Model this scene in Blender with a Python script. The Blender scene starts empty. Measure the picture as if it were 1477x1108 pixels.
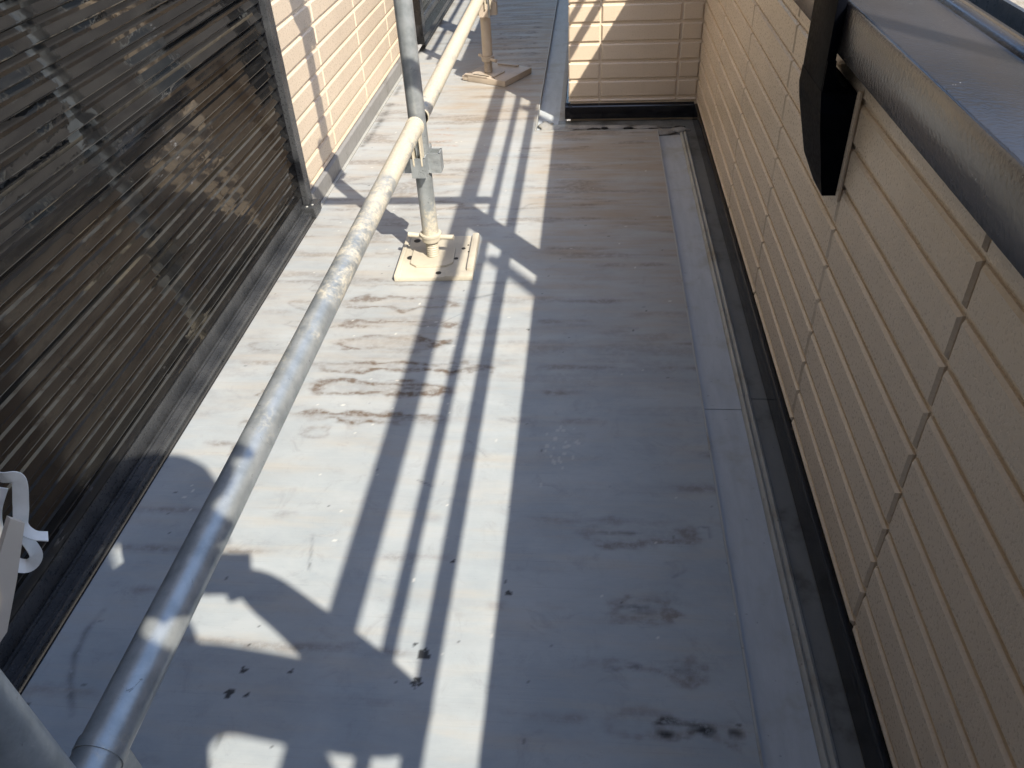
import bpy, bmesh, math, random
import numpy as np
from mathutils import Vector, Matrix, Euler
random.seed(7)
R = math.radians
scene = bpy.context.scene
C = scene.collection

# ------------------------------------------------------------------ camera
cam_d = bpy.data.cameras.new('Camera'); cam = bpy.data.objects.new('Camera', cam_d); C.objects.link(cam)
CAM_Z = 1.10
cam.location = (0, 0, CAM_Z)
cam.rotation_euler = (R(52.2577), R(2.6401), R(4.8260))
cam_d.sensor_width = 36.0; cam_d.lens = 36.0 * 1147.53 / 1477.0
cam_d.clip_start = 0.01; cam_d.clip_end = 2000
scene.camera = cam

# ------------------------------------------------------------------ light
TO_SUN = Vector((0.613 * 0.7133, -0.790 * 0.7133, 0.7009)).normalized()   # about 44.5 degrees high
world = bpy.data.worlds.new('World'); scene.world = world; world.use_nodes = True
wn = world.node_tree; wn.nodes.clear()
wo = wn.nodes.new('ShaderNodeOutputWorld'); wb = wn.nodes.new('ShaderNodeBackground'); ws = wn.nodes.new('ShaderNodeTexSky')
ws.sky_type = 'NISHITA'; ws.sun_disc = False
ws.sun_elevation = math.asin(TO_SUN.z); ws.sun_rotation = math.atan2(TO_SUN.x, TO_SUN.y)
ws.air_density = 1.0; ws.dust_density = 1.0; ws.ozone_density = 1.0
wb.inputs['Strength'].default_value = 0.15
wn.links.new(ws.outputs[0], wb.inputs[0]); wn.links.new(wb.outputs[0], wo.inputs[0])
sd = bpy.data.lights.new('Sun', 'SUN'); sun = bpy.data.objects.new('Sun', sd); C.objects.link(sun)
sd.energy = 3.3; sd.angle = R(0.53); sd.color = (1.0, 0.925, 0.79)
sun.location = TO_SUN * 20; sun.rotation_euler = TO_SUN.to_track_quat('Z', 'Y').to_euler()
scene.view_settings.view_transform = 'Standard'; scene.view_settings.look = 'None'
scene.view_settings.exposure = 1.32; scene.view_settings.gamma = 1.0
try: scene.view_settings.use_curve_mapping = False
except Exception: pass

# ------------------------------------------------------------------ material helpers
class NT:
    def __init__(s, name):
        s.m = bpy.data.materials.new(name); s.m.use_nodes = True
        s.t = s.m.node_tree; s.n = s.t.nodes
        s.b = s.n['Principled BSDF']
    def node(s, typ, **kw):
        nd = s.n.new(typ)
        for k, v in kw.items(): setattr(nd, k, v)
        return nd
    def link(s, a, b): s.t.links.new(a, b)
    def put(s, sock, v):
        if isinstance(v, bpy.types.NodeSocket): s.link(v, sock)
        else: sock.default_value = v
    def co(s, scale=(1, 1, 1), src='Object'):
        tc = s.node('ShaderNodeTexCoord') if src != 'World' else None
        out = tc.outputs[src] if tc else s.node('ShaderNodeNewGeometry').outputs['Position']
        mp = s.node('ShaderNodeMapping'); s.link(out, mp.inputs['Vector']); mp.inputs['Scale'].default_value = scale
        return mp.outputs[0]
    def noise(s, vec, scale, detail=4, rough=0.55, dist=0.0):
        nd = s.node('ShaderNodeTexNoise'); s.link(vec, nd.inputs['Vector'])
        nd.inputs['Scale'].default_value = scale; nd.inputs['Detail'].default_value = detail
        nd.inputs['Roughness'].default_value = rough; nd.inputs['Distortion'].default_value = dist
        return nd.outputs['Fac']
    def ramp(s, fac, lo, hi, a=0.0, b=1.0):
        nd = s.node('ShaderNodeMapRange'); s.put(nd.inputs['Value'], fac)
        nd.inputs['From Min'].default_value = lo; nd.inputs['From Max'].default_value = hi
        nd.inputs['To Min'].default_value = a; nd.inputs['To Max'].default_value = b
        nd.interpolation_type = 'SMOOTHSTEP'
        return nd.outputs[0]
    def math(s, op, a, b=0.0):
        nd = s.node('ShaderNodeMath', operation=op); s.put(nd.inputs[0], a); s.put(nd.inputs[1], b); return nd.outputs[0]
    def mix(s, fac, a, b):
        nd = s.node('ShaderNodeMix', data_type='RGBA'); s.put(nd.inputs[0], fac)
        for i, v in ((6, a), (7, b)):
            s.put(nd.inputs[i], v if isinstance(v, bpy.types.NodeSocket) else (*v, 1.0))
        return nd.outputs[2]
    def attr(s, name):
        nd = s.node('ShaderNodeAttribute'); nd.attribute_name = name; return nd.outputs['Fac']
    def bump(s, h, strength, dist, nrm=None):
        nd = s.node('ShaderNodeBump'); s.put(nd.inputs['Height'], h)
        nd.inputs['Strength'].default_value = strength; nd.inputs['Distance'].default_value = dist
        if nrm is not None: s.link(nrm, nd.inputs['Normal'])
        return nd.outputs[0]
    def out(s, col=None, rough=None, metal=None, normal=None, spec=None, ior=None, coat=None):
        i = s.b.inputs
        if col is not None: s.put(i['Base Color'], col if isinstance(col, bpy.types.NodeSocket) else (*col, 1.0))
        if rough is not None: s.put(i['Roughness'], rough)
        if metal is not None: s.put(i['Metallic'], metal)
        if normal is not None: s.link(normal, i['Normal'])
        if spec is not None: i['Specular IOR Level'].default_value = spec
        if ior is not None: i['IOR'].default_value = ior
        if coat is not None: i['Coat Weight'].default_value = coat; i['Coat Roughness'].default_value = 0.12
        return s.m

M = {}
def siding_mat(name, col):
    t = NT(name); p = t.co(src='World')
    n1 = t.noise(p, 3.0, 3); n2 = t.noise(p, 420, 2, 0.5); n3 = t.noise(p, 210, 2, 0.5)
    c = t.mix(t.ramp(n1, 0.3, 0.7), [v * 0.95 for v in col], [min(1, v * 1.04) for v in col])
    drip = t.noise(t.co((14, 14, 1.2), src='World'), 1.0, 4, 0.6)
    c = t.mix(t.math('MULTIPLY', t.ramp(drip, 0.55, 0.8), 0.16), c, [v * 0.62 for v in col])
    h = t.math('ADD', t.math('MULTIPLY', n2, 0.5), n3)
    return t.out(c, t.ramp(n3, 0.3, 0.7, 0.26, 0.36), normal=t.bump(h, 0.25, 0.0020), spec=0.6)
M['siding'] = siding_mat('siding_beige_paint', (0.59, 0.485, 0.37))
M['siding_joint'] = siding_mat('siding_joint_lightened', (0.66, 0.55, 0.425))  # same beige paint, made paler for the sun caught in the grooves

def deck_mat():
    t = NT('roof_deck_paint'); p = t.co(src='World'); ps = t.co((1.2, 9.0, 1), src='World')
    big = t.noise(t.co((1.0, 1.7, 1), src='World'), 5.0, 7, 0.68, 0.3); streak = t.noise(ps, 3.0, 5, 0.65); fine = t.noise(p, 60, 4, 0.6); grit = t.noise(p, 420, 2)
    c = t.mix(t.ramp(big, 0.3, 0.7), (0.305, 0.340, 0.368), (0.375, 0.402, 0.420))
    c = t.mix(t.math('MULTIPLY', t.ramp(streak, 0.45, 0.78), 0.60), c, (0.41, 0.38, 0.335))
    scu = t.noise(t.co((1, 1, 1), src='World', ), 17, 6, 0.72, 0.8); lin = t.noise(t.co((2.0, 150, 1), src='World'), 2.2, 4, 0.6)
    c = t.mix(t.math('MULTIPLY', t.ramp(scu, 0.52, 0.72), 0.30), c, (0.20, 0.205, 0.21))
    c = t.mix(t.math('MULTIPLY', t.ramp(lin, 0.58, 0.74), 0.22), c, (0.21, 0.20, 0.185))
    c = t.mix(t.math('MULTIPLY', t.ramp(lin, 0.42, 0.28), 0.18), c, (0.47, 0.47, 0.46))
    film = t.attr('film')
    c = t.mix(t.math('MULTIPLY', film, t.ramp(streak, 0.2, 0.65, 0.35, 1.0)), c, (0.315, 0.26, 0.20))
    brk = t.ramp(fine, 0.30, 0.62)
    c = t.mix(t.math('MULTIPLY', t.attr('stain'), t.math('ADD', t.math('MULTIPLY', brk, 0.7), 0.3)), c, (0.125, 0.092, 0.07))
    c = t.mix(t.math('MULTIPLY', t.attr('rust'), brk), c, (0.30, 0.14, 0.06))
    c = t.mix(t.math('MULTIPLY', t.attr('dark'), t.ramp(fine, 0.25, 0.5)), c, (0.022, 0.022, 0.024))
    c = t.mix(t.attr('white'), c, (0.72, 0.70, 0.64))
    c = t.mix(t.ramp(grit, 0.69, 0.76, 0, 0.35), c, (0.10, 0.10, 0.10))
    scr = t.noise(t.co((3, 40, 1), src='World'), 6.0, 3, 0.5)
    r = t.ramp(t.math('ADD', streak, t.math('MULTIPLY', fine, 0.5)), 0.5, 1.0, 0.44, 0.62)
    h = t.math('ADD', t.math('MULTIPLY', fine, 0.25), t.math('MULTIPLY', scr, 0.35))
    return t.out(c, r, normal=t.bump(h, 0.25, 0.0015), spec=0.22)
M['deck'] = deck_mat()

def plain(name, col, rough=0.45, metal=0.0, var=0.12, bump=0.15, scale=40, spec=0.5, bd=0.001):
    t = NT(name); p = t.co(src='World'); n = t.noise(p, scale, 4, 0.6); n2 = t.noise(p, scale * 0.12, 3, 0.6)
    c = t.mix(t.ramp(n2, 0.3, 0.7), [v * (1 - var) for v in col], [min(1, v * (1 + var)) for v in col])
    return t.out(c, t.ramp(n, 0.3, 0.7, max(0.03, rough - 0.06), rough + 0.06), metal, t.bump(n, bump, bd), spec)
def gutter_mat(name, col, dirt, amount):
    t = NT(name); p = t.co(src='World'); n = t.noise(p, 7, 5, 0.65); f = t.noise(p, 70, 4, 0.6)
    n2 = t.noise(t.co((30, 5, 5), src='World'), 1.6, 4, 0.65)
    c = t.mix(t.ramp(n2, 0.3, 0.7), [v * 0.93 for v in col], [v * 1.05 for v in col])
    c = t.mix(t.math('MULTIPLY', t.ramp(n, 0.5, 0.72), amount), c, dirt)
    c = t.mix(t.math('MULTIPLY', t.ramp(f, 0.66, 0.74), amount * 0.8), c, (0.04, 0.04, 0.045))
    return t.out(c, t.ramp(f, 0.3, 0.7, 0.42, 0.55), normal=t.bump(f, 0.18, 0.001), spec=0.35)
M['gutter'] = gutter_mat('gutter_grey_paint', (0.42, 0.45, 0.48), (0.27, 0.24, 0.17), 0.45)
M['gutter_dirty'] = gutter_mat('gutter_dirty_metal', (0.17, 0.17, 0.16), (0.06, 0.055, 0.045), 0.9)
M['trim'] = gutter_mat('gutter_trim_paint', (0.36, 0.36, 0.34), (0.20, 0.16, 0.10), 0.7)
M['upstand'] = gutter_mat('upstand_grey', (0.23, 0.225, 0.22), (0.10, 0.09, 0.08), 0.6)
M['caulk'] = gutter_mat('caulk_grey', (0.30, 0.29, 0.27), (0.12, 0.10, 0.08), 0.8)
M['black'] = plain('black_gloss_paint', (0.010, 0.0105, 0.013), 0.16, 0, 0.2, 0.25, 120)
M['bracket'] = plain('bracket_black_paint', (0.0035, 0.004, 0.006), 0.35, 0, 0.2, 0.08, 160, 0.008)

def cap_mat():
    t = NT('cap_dark_gloss'); p = t.co(src='World')
    n = t.noise(p, 150, 3, 0.5); n2 = t.noise(p, 4.0, 3); n3 = t.noise(t.co((10, 60, 10), src='World'), 1.0, 3)
    sp = t.noise(p, 240, 1)
    c = t.mix(t.ramp(n2, 0.35, 0.7), (0.020, 0.019, 0.021), (0.034, 0.031, 0.032))
    c = t.mix(t.ramp(sp, 0.80, 0.83), c, (0.5, 0.5, 0.5))
    h = t.math('ADD', n, t.math('MULTIPLY', n3, 0.25))
    return t.out(c, t.ramp(n2, 0.3, 0.7, 0.16, 0.26), normal=t.bump(h, 0.32, 0.0014), spec=0.5, ior=1.75)
M['cap'] = cap_mat()
def slat_mat():
    t = NT('shutter_slat_black'); p = t.co((6, 1, 6), src='World'); p2 = t.co(src='World')
    n = t.noise(p, 9, 3); n2 = t.noise(p2, 38, 2, 0.5)
    c = t.mix(t.ramp(n, 0.35, 0.65), (0.008, 0.008, 0.0085), (0.015, 0.0145, 0.014))
    # pale broken patches painted in for reflections on the wavy slats
    sm = t.noise(t.co((1, 1.0, 1.3), src='World'), 4.2, 4, 0.62, 0.6); fl = t.noise(t.co((8, 3.5, 30), src='World'), 9, 3, 0.7)
    glint = t.math('MULTIPLY', t.ramp(sm, 0.60, 0.74), t.ramp(fl, 0.50, 0.66))
    c = t.mix(t.math('MULTIPLY', glint, 0.75), c, (0.36, 0.36, 0.37))
    r = t.math('ADD', t.ramp(sm, 0.35, 0.65, 0.02, 0.06), t.math('MULTIPLY', glint, 0.4))
    return t.out(c, r, 0.0, t.bump(t.math('ADD', t.math('MULTIPLY', n2, .4), t.noise(p2, 9, 2)), 0.13, 0.0022), spec=0.5, ior=1.64)
M['slat'] = slat_mat()
def frame_mat():
    t = NT('shutter_frame_dark'); p = t.co(src='World'); n = t.noise(p, 130, 3, 0.6); n2 = t.noise(p, 12, 4)
    c = t.mix(t.ramp(n2, 0.3, 0.7), (0.032, 0.034, 0.038), (0.062, 0.064, 0.068))
    return t.out(c, t.ramp(n, 0.3, 0.7, 0.22, 0.45), 0.15, t.bump(n, 0.4, 0.001), spec=0.7)
M['frame'] = frame_mat()
M['frame_dark'] = plain('shutter_frame_black', (0.012, 0.0125, 0.015), 0.22, 0, 0.2, 0.2, 90)

def galv(name, cover, ypaint=None):
    """galvanised steel, partly covered in cream overspray"""
    t = NT(name); p = t.co(src='World')
    n = t.noise(p, 30, 4, 0.6); vor = t.node('ShaderNodeTexVoronoi'); t.link(p, vor.inputs['Vector']); vor.inputs['Scale'].default_value = 110
    n2 = t.noise(p, 9, 5, 0.7, 0.4); n3 = t.noise(p, 190, 3, 0.6)
    c = t.mix(t.ramp(n, 0.3, 0.7), (0.30, 0.325, 0.335), (0.45, 0.475, 0.48))
    c = t.mix(t.math('MULTIPLY', vor.outputs['Color'], 0.12), c, (0.55, 0.58, 0.60))
    c = t.mix(t.ramp(n2, 0.58, 0.75, 0, 0.6), c, (0.16, 0.155, 0.15))
    wear = t.noise(p, 55, 5, 0.75, 1.0); c = t.mix(t.ramp(wear, 0.62, 0.70, 0, 0.65), c, (0.11, 0.105, 0.10)); c = t.mix(t.ramp(wear, 0.36, 0.28, 0, 0.55), c, (0.62, 0.61, 0.58))
    mk = t.math('ADD', t.math('MULTIPLY', n2, 0.75), t.math('MULTIPLY', n3, 0.25))
    if ypaint:
        y0, y1, a, b = ypaint
        sp = t.node('ShaderNodeSeparateXYZ'); t.link(t.node('ShaderNodeNewGeometry').outputs['Position'], sp.inputs[0])
        ax = sp.outputs['Z'] if len(name) and name.endswith('_z') else sp.outputs['Y']
        gr = t.ramp(ax, y0, y1, a, b)
        fac = t.ramp(t.math('ADD', mk, gr), 0.40, 0.60)
    else:
        fac = t.ramp(mk, 0.62 - cover, 0.70 - cover)
    c = t.mix(fac, c, t.mix(t.ramp(n3, 0.3, 0.7), (0.47, 0.42, 0.325), (0.56, 0.505, 0.40)))
    rr = t.mix(fac, (0.36, 0.36, 0.36), (0.55, 0.55, 0.55))
    mt = t.math('SUBTRACT', 0.55, t.math('MULTIPLY', fac, 0.55))
    return t.out(c, rr, mt, t.bump(t.math('ADD', n3, fac), 0.3, 0.0007))
M['rail'] = galv('scaffold_rail_steel', 0, (0.70, 1.95, -0.13, 0.10))
M['rail_far'] = galv('scaffold_rail_steel_painted', 0, (1.6, 3.0, 0.06, 0.16))
M['post'] = galv('scaffold_post_steel_z', 0, (0.02, 0.34, 0.13, -0.25))
M['post_near'] = galv('scaffold_post_steel_worn', -0.02)
M['cream'] = plain('cream_overspray', (0.49, 0.445, 0.36), 0.5, 0, 0.16, 0.4, 60)
M['tan'] = plain('tan_overspray', (0.40, 0.34, 0.275), 0.5, 0, 0.10, 0.3, 80)
M['hole'] = plain('dark_hole', (0.02, 0.018, 0.016), 0.7)
def strap_mat():
    t = NT('white_plastic_strap'); p = t.co(src='World'); n = t.noise(p, 60, 3)
    t.b.inputs['Transmission Weight'].default_value = 0.12
    return t.out(t.mix(t.ramp(n, .3, .7), (0.60, 0.58, 0.55), (0.72, 0.70, 0.67)), 0.35, normal=t.bump(n, 0.2, 0.001))
M['strap'] = strap_mat()
M['plate'] = plain('beige_plate', (0.50, 0.43, 0.36), 0.5, 0, 0.08, 0.25, 80)

# ------------------------------------------------------------------ mesh helpers
def mesh(name, V, F, mat, smooth=False):
    me = bpy.data.meshes.new(name); me.from_pydata([tuple(v) for v in V], [], F); me.update()
    if mat: me.materials.append(M[mat] if isinstance(mat, str) else mat)
    bm = bmesh.new(); bm.from_mesh(me); bmesh.ops.recalc_face_normals(bm, faces=bm.faces); bm.to_mesh(me); bm.free()
    if smooth:
        me.polygons.foreach_set('use_smooth', [True] * len(me.polygons))
    return me
def link(name, me, parent=None, loc=None, rot=None):
    o = bpy.data.objects.new(name, me); C.objects.link(o)
    if parent: o.parent = parent
    if loc is not None: o.location = loc
    if rot is not None: o.rotation_euler = rot
    return o
class MB:
    def __init__(s): s.V = []; s.F = []
    def add(s, V, F):
        k = len(s.V); s.V += [tuple(v) for v in V]; s.F += [tuple(i + k for i in f) for f in F]; return s
    def box(s, a, b, ch=0.0):
        x0, y0, z0 = a; x1, y1, z1 = b
        if ch <= 0:
            V = [(x, y, z) for z in (z0, z1) for y in (y0, y1) for x in (x0, x1)]
            return s.add(V, [(0, 2, 3, 1), (4, 5, 7, 6), (0, 1, 5, 4), (2, 6, 7, 3), (0, 4, 6, 2), (1, 3, 7, 5)])
        bm = bmesh.new(); bmesh.ops.create_cube(bm, size=1)
        for v in bm.verts:
            v.co = Vector(((x0 + x1) / 2 + v.co.x * (x1 - x0), (y0 + y1) / 2 + v.co.y * (y1 - y0), (z0 + z1) / 2 + v.co.z * (z1 - z0)))
        bmesh.ops.bevel(bm, geom=list(bm.edges), offset=ch, segments=2, affect='EDGES', profile=0.6)
        bm.verts.index_update()
        s.add([v.co[:] for v in bm.verts], [tuple(v.index for v in f.verts) for f in bm.faces]); bm.free(); return s
    def tube(s, p, q, r, n=28, r2=None, inner=None, cap=True):
        p, q = Vector(p), Vector(q); d = (q - p).normalized(); r2 = r if r2 is None else r2
        u = d.orthogonal().normalized(); w = d.cross(u)
        rings = [(p, r), (q, r2)]
        if inner: rings += [(q, inner), (p, inner)]
        V = []
        for c, rr in rings:
            for i in range(n):
                a = 2 * math.pi * i / n; V.append(c + (u * math.cos(a) + w * math.sin(a)) * rr)
        F = []
        m = len(rings)
        for k in range(m if inner else 1):
            for i in range(n):
                j = (i + 1) % n; a0 = k * n; b0 = ((k + 1) % m) * n
                F.append((a0 + i, a0 + j, b0 + j, b0 + i))
        if not inner and cap:
            F += [tuple(range(n)), tuple(range(n, 2 * n))]
        return s.add(V, F)
    def lathe(s, c, prof, n=28):
        V = []; F = []
        for (r, z) in prof:
            for i in range(n):
                a = 2 * math.pi * i / n; V.append((c[0] + r * math.cos(a), c[1] + r * math.sin(a), c[2] + z))
        for k in range(len(prof) - 1):
            for i in range(n):
                j = (i + 1) % n; F.append((k * n + i, k * n + j, (k + 1) * n + j, (k + 1) * n + i))
        F += [tuple(range(n)), tuple(range((len(prof) - 1) * n, len(prof) * n))]
        return s.add(V, F)
    def prism(s, prof, a0, a1, axis='Y'):
        """closed profile extruded along an axis; profile given in the other two axes"""
        n = len(prof)
        def pt(u, v, a): return {'Y': (u, a, v), 'X': (a, u, v), 'Z': (u, v, a)}[axis]
        V = [pt(u, v, a0) for u, v in prof] + [pt(u, v, a1) for u, v in prof]
        F = [(i, (i + 1) % n, n + (i + 1) % n, n + i) for i in range(n)] + [tuple(range(n)), tuple(range(n, 2 * n))]
        return s.add(V, F)
    def strip(s, P, W, th):
        """a ribbon along the points P, W = half-width vectors, th = thickness"""
        V = []
        for i, p in enumerate(P):
            p = Vector(p); w = Vector(W[i] if isinstance(W, list) else W)
            t = (Vector(P[min(i + 1, len(P) - 1)]) - Vector(P[max(i - 1, 0)])).normalized()
            nrm = t.cross(w).normalized() * th / 2
            V += [p + w + nrm, p - w + nrm, p - w - nrm, p + w - nrm]
        F = []
        for i in range(len(P) - 1):
            a = i * 4; b = a + 4
            for k in range(4): F.append((a + k, a + (k + 1) % 4, b + (k + 1) % 4, b + k))
        F += [(0, 1, 2, 3), tuple(len(V) - 4 + k for k in range(4))]
        return s.add(V, F)
    def obj(s, name, mat, parent=None, smooth=False, loc=None, rot=None, auto=None):
        me = mesh(name, s.V, s.F, mat, smooth)
        if auto:
            bm = bmesh.new(); bm.from_mesh(me)
            for f in bm.faces: f.smooth = True
            for e in bm.edges:
                if len(e.link_faces) == 2 and e.calc_face_angle(0) > R(auto): e.smooth = False
            bm.to_mesh(me); bm.free()
        return link(name, me, parent, loc, rot)
def thing(name, label, cat, loc=(0, 0, 0), group=None, rz=0):
    o = bpy.data.objects.new(name, None); C.objects.link(o); o.location = loc; o.rotation_euler = (0, 0, rz)
    o.empty_display_size = 0.1
    o['label'] = label; o['category'] = cat
    if group: o['group'] = group
    return o
def tag(o, label, cat, group=None):
    o['label'] = label; o['category'] = cat
    if group: o['group'] = group
    return o
def struct(o, kind='structure'): o['kind'] = kind; return o

# ------------------------------------------------------------------ ground far below
GZ = -3.0
def ground():
    t = NT('gravel_ground'); p = t.co(src='World')
    n = t.noise(p, 2.0, 5, 0.6); f = t.noise(p, 26, 4, 0.7); g = t.noise(p, 0.25, 3)
    c = t.mix(t.ramp(f, 0.35, 0.65), (0.16, 0.135, 0.105), (0.42, 0.38, 0.32))
    c = t.mix(t.ramp(n, 0.45, 0.7, 0, 0.5), c, (0.20, 0.17, 0.11))
    t.out(c, 0.9, normal=t.bump(f, 0.6, 0.03))
    s = 600
    o = MB().add([(-s, -s, GZ), (s, -s, GZ), (s, s, GZ), (-s, s, GZ)], [(0, 1, 2, 3)]).obj('ground', t.m)
    struct(o)
ground()

nh = thing('reflection_block', 'unseen dark brown apartment block added beyond the parapet to darken reflections', 'apartment block', (18, 27, GZ))  # unseen building, added to block the sky mirrored in coping and slats
M['render_grey'] = plain('brown_render', (.085, .075, .068), .8, 0, .1, .4, 20)
M['roof_tile'] = plain('dark_roof', (.06, .06, .065), .6, 0, .15, .4, 12)
M['pane'] = plain('window_glass', (.02, .025, .03), .05, 0, .1, .02, 3)
def nchild(mb, n, m, p=nh):
    o = mb.obj(n, m, p)
    if p is nh: o.matrix_parent_inverse = Matrix.Translation(p.location).inverted()
    return o
nchild(MB().box((2, 22, GZ), (34, 32, 11.6)), 'wall', 'render_grey')
nchild(MB().add([(1.4, 21.4, 11.601), (34.6, 21.4, 11.601), (34.6, 32.6, 11.601), (1.4, 32.6, 11.601), (7, 27, 14), (29, 27, 14)], [(0, 1, 5, 4), (1, 2, 5), (2, 3, 4, 5), (3, 0, 4), (0, 1, 2, 3)]), 'roof', 'roof_tile')
for z in (-1.9, .9, 3.7, 6.5, 9.3):
    for y in (24.0, 27.0, 30.0):
        f = nchild(MB().box((1.92, y - .65, z), (2.04, y + .65, z + 1.3)), 'window', 'trim')
        q = MB().box((1.90, y - .58, z + .07), (1.93, y + .58, z + 1.23)).obj('pane', 'pane', f)
    for x in (4.0, 7.5, 11.0, 14.5, 18.0, 21.5, 25.0, 28.5, 32.0):
        f = nchild(MB().box((x - .65, 21.92, z), (x + .65, 22.04, z + 1.3)), 'window', 'trim')
        q = MB().box((x - .58, 21.90, z + .07), (x + .58, 21.93, z + 1.23)).obj('pane', 'pane', f)

# ------------------------------------------------------------------ roof deck with its stains
rng = np.random.default_rng(3)
def vnoise(X, Y, sx, sy, seed):
    g = np.random.default_rng(seed).random((257, 257)); x = X * sx + 100.3; y = Y * sy + 100.7
    xi = np.floor(x).astype(int); yi = np.floor(y).astype(int); fx = x - xi; fy = y - yi
    fx = fx * fx * (3 - 2 * fx); fy = fy * fy * (3 - 2 * fy); a = xi % 256; b = yi % 256
    return (g[a, b] * (1 - fx) * (1 - fy) + g[a + 1, b] * fx * (1 - fy) + g[a, b + 1] * (1 - fx) * fy + g[a + 1, b + 1] * fx * fy)
def fbm(X, Y, sx, sy, seed): return (vnoise(X, Y, sx, sy, seed) + 0.5 * vnoise(X, Y, sx * 2.1, sy * 2.1, seed + 1) + 0.25 * vnoise(X, Y, sx * 4.3, sy * 4.3, seed + 2)) / 1.75

DX0, DX1, DYE, DXF = -0.870, 0.245, 2.985, -0.215
def build_deck():
    xs = np.concatenate([np.arange(DX0, DXF, 0.004), np.arange(DXF, DX1, 0.004), [DX1]])
    ys = np.concatenate([np.arange(-0.86, 0.40, 0.04), np.arange(0.40, DYE - .002, 0.004), [DYE], np.arange(DYE + .01, 5.4, 0.012), np.arange(5.4, 8.01, 0.1)])
    nx, ny = len(xs), len(ys)
    Y, X = np.meshgrid(ys, xs, indexing='ij')
    stain = np.zeros_like(X); dark = np.zeros_like(X); white = np.zeros_like(X); rust = np.zeros_like(X)
    wob = (fbm(X, Y, 22, 40, 11) - 0.5)
    wob2 = (fbm(X, Y, 60, 60, 21) - 0.5)
    rings = [(-.612, -.556, 2.039, .5, 0), (-.616, -.375, 1.854, .55, 0), (-.62, -.351, 1.751, .8, .2), (-.605, -.346, 1.655, .8, .5), (-.311, -.232, 1.658, .3, .2),
             (-.605, -.359, 1.569, .95, .8), (-.604, -.246, 1.471, 1.0, .8), (-.618, -.332, 1.39, .95, .7), (-.614, -.338, 1.288, 1.0, .9), (-.604, -.553, 1.232, .4, 0),
             (-.616, -.424, 2.34, .5, .2), (-.627, -.343, 2.226, .5, .2), (-.652, -.451, 2.457, .4, .2), (-.60, -.40, 2.54, .35, .1), (-.823, -.716, 1.555, .6, .2), (-.741, -.712, 1.456, .7, .3),
             (-.744, -.703, 1.361, .8, .2), (-.738, -.70, 1.262, .7, .1), (-.735, -.705, 1.177, .7, .2), (-.757, -.716, 1.834, .5, .1), (-.79, -.715, 1.74, .4, .1), (-.78, -.715, 1.65, .4, .1),
             (.012, .187, .98, .6, .5), (.054, .138, .813, .6, .8), (.03, .173, .711, .6, .6), (.03, .125, .613, .4, .2), (.108, .188, .613, .7, 1.4), (.205, .226, .612, 1.0, .9),
             (-.511, -.292, 4.523, .8, .5), (-.471, -.306, 4.42, .7, .5), (-.473, -.286, 4.32, .8, .5), (-.477, -.287, 4.22, .8, .6), (-.478, -.271, 4.12, .8, .6), (-.445, -.283, 4.02, .7, .5),
             (-.45, -.283, 3.92, .7, .4), (-.46, -.29, 3.83, .5, .3), (-.50, -.30, 4.62, .6, .4), (-.48, -.30, 4.72, .5, .4), (-.5, -.31, 4.83, .5, .4), (-.5, -.3, 4.94, .4, .4)]
    for (a, b, yc, amp, dk) in rings:
        hx = (b - a) / 2; cx = (a + b) / 2
        hy = 0.014 + 0.004 * math.sin(cx * 91 + yc * 37)
        u = (X - cx + .05 * wob) / (hx * 1.04); v = (Y - yc + 0.030 * wob) / (hy * (0.55 + 1.3 * vnoise(X, Y, 17, 9, int(yc * 777) % 997)))
        k4 = (np.abs(u) ** 5 + np.abs(v) ** 2.4) ** .35; d = (k4 - 1) * hy * .8 + 0.005 * wob2
        ring = np.exp(-(d / 0.0034) ** 2); fill = 1 / (1 + np.exp(d / 0.003))
        vary = np.clip(fbm(X, Y, 9, 30, int(abs(yc) * 1000)) * 2.4 - 0.55, 0, 1.2)
        stain = np.maximum(stain, amp * np.clip(ring * vary * 1.1 + fill * (0.12 + 0.45 * dk * np.clip((X - a) / (b - a), 0, 1) * vary), 0, 1))
    for (a, b, yc, hy, amp) in [(.100, .188, .613, .016, .95), (.205, .226, .612, .010, .8), (.054, .125, .813, .009, .6), (.04, .10, .711, .007, .5), (.125, .17, .711, .008, .4), (.02, .10, .98, .005, .45), (-.43, -.36, 1.288, .006, .5), (-.42, -.37, 1.39, .006, .5), (-.38, -.33, 1.569, .006, .55), (-.33, -.25, 1.471, .007, .5), (-.42, -.36, 1.655, .005, .45)]:
        q = ((X - (a + b) / 2) / ((b - a) / 2)) ** 4 + ((Y - yc + .012 * wob) / hy) ** 2 + 2.0 * wob2
        np.maximum(dark, amp * np.clip(1.25 - q, 0, 1) * np.clip(fbm(X, Y, 40, 90, 61) * 2.6 - .75, 0, 1), out=dark)
    # scattered broken streaks along the seams of the deck boards
    rows = (np.abs(((Y - 1.289) / 0.0955 + 0.5) % 1 - 0.5)) * 0.0955
    n = fbm(X, Y, 7, 11, 55); stain = np.maximum(stain, np.exp(-((rows + .012 * wob) / 0.009) ** 2) * np.clip(n * 3.2 - 1.75, 0, .55) * (Y < 2.9))
    n = fbm(X, Y, 5, 26, 77); stain = np.maximum(stain, np.clip(n * 3.0 - 1.75, 0, .45) * np.clip((Y - 1.0) / 1.2, 0.15, 1))
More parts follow.
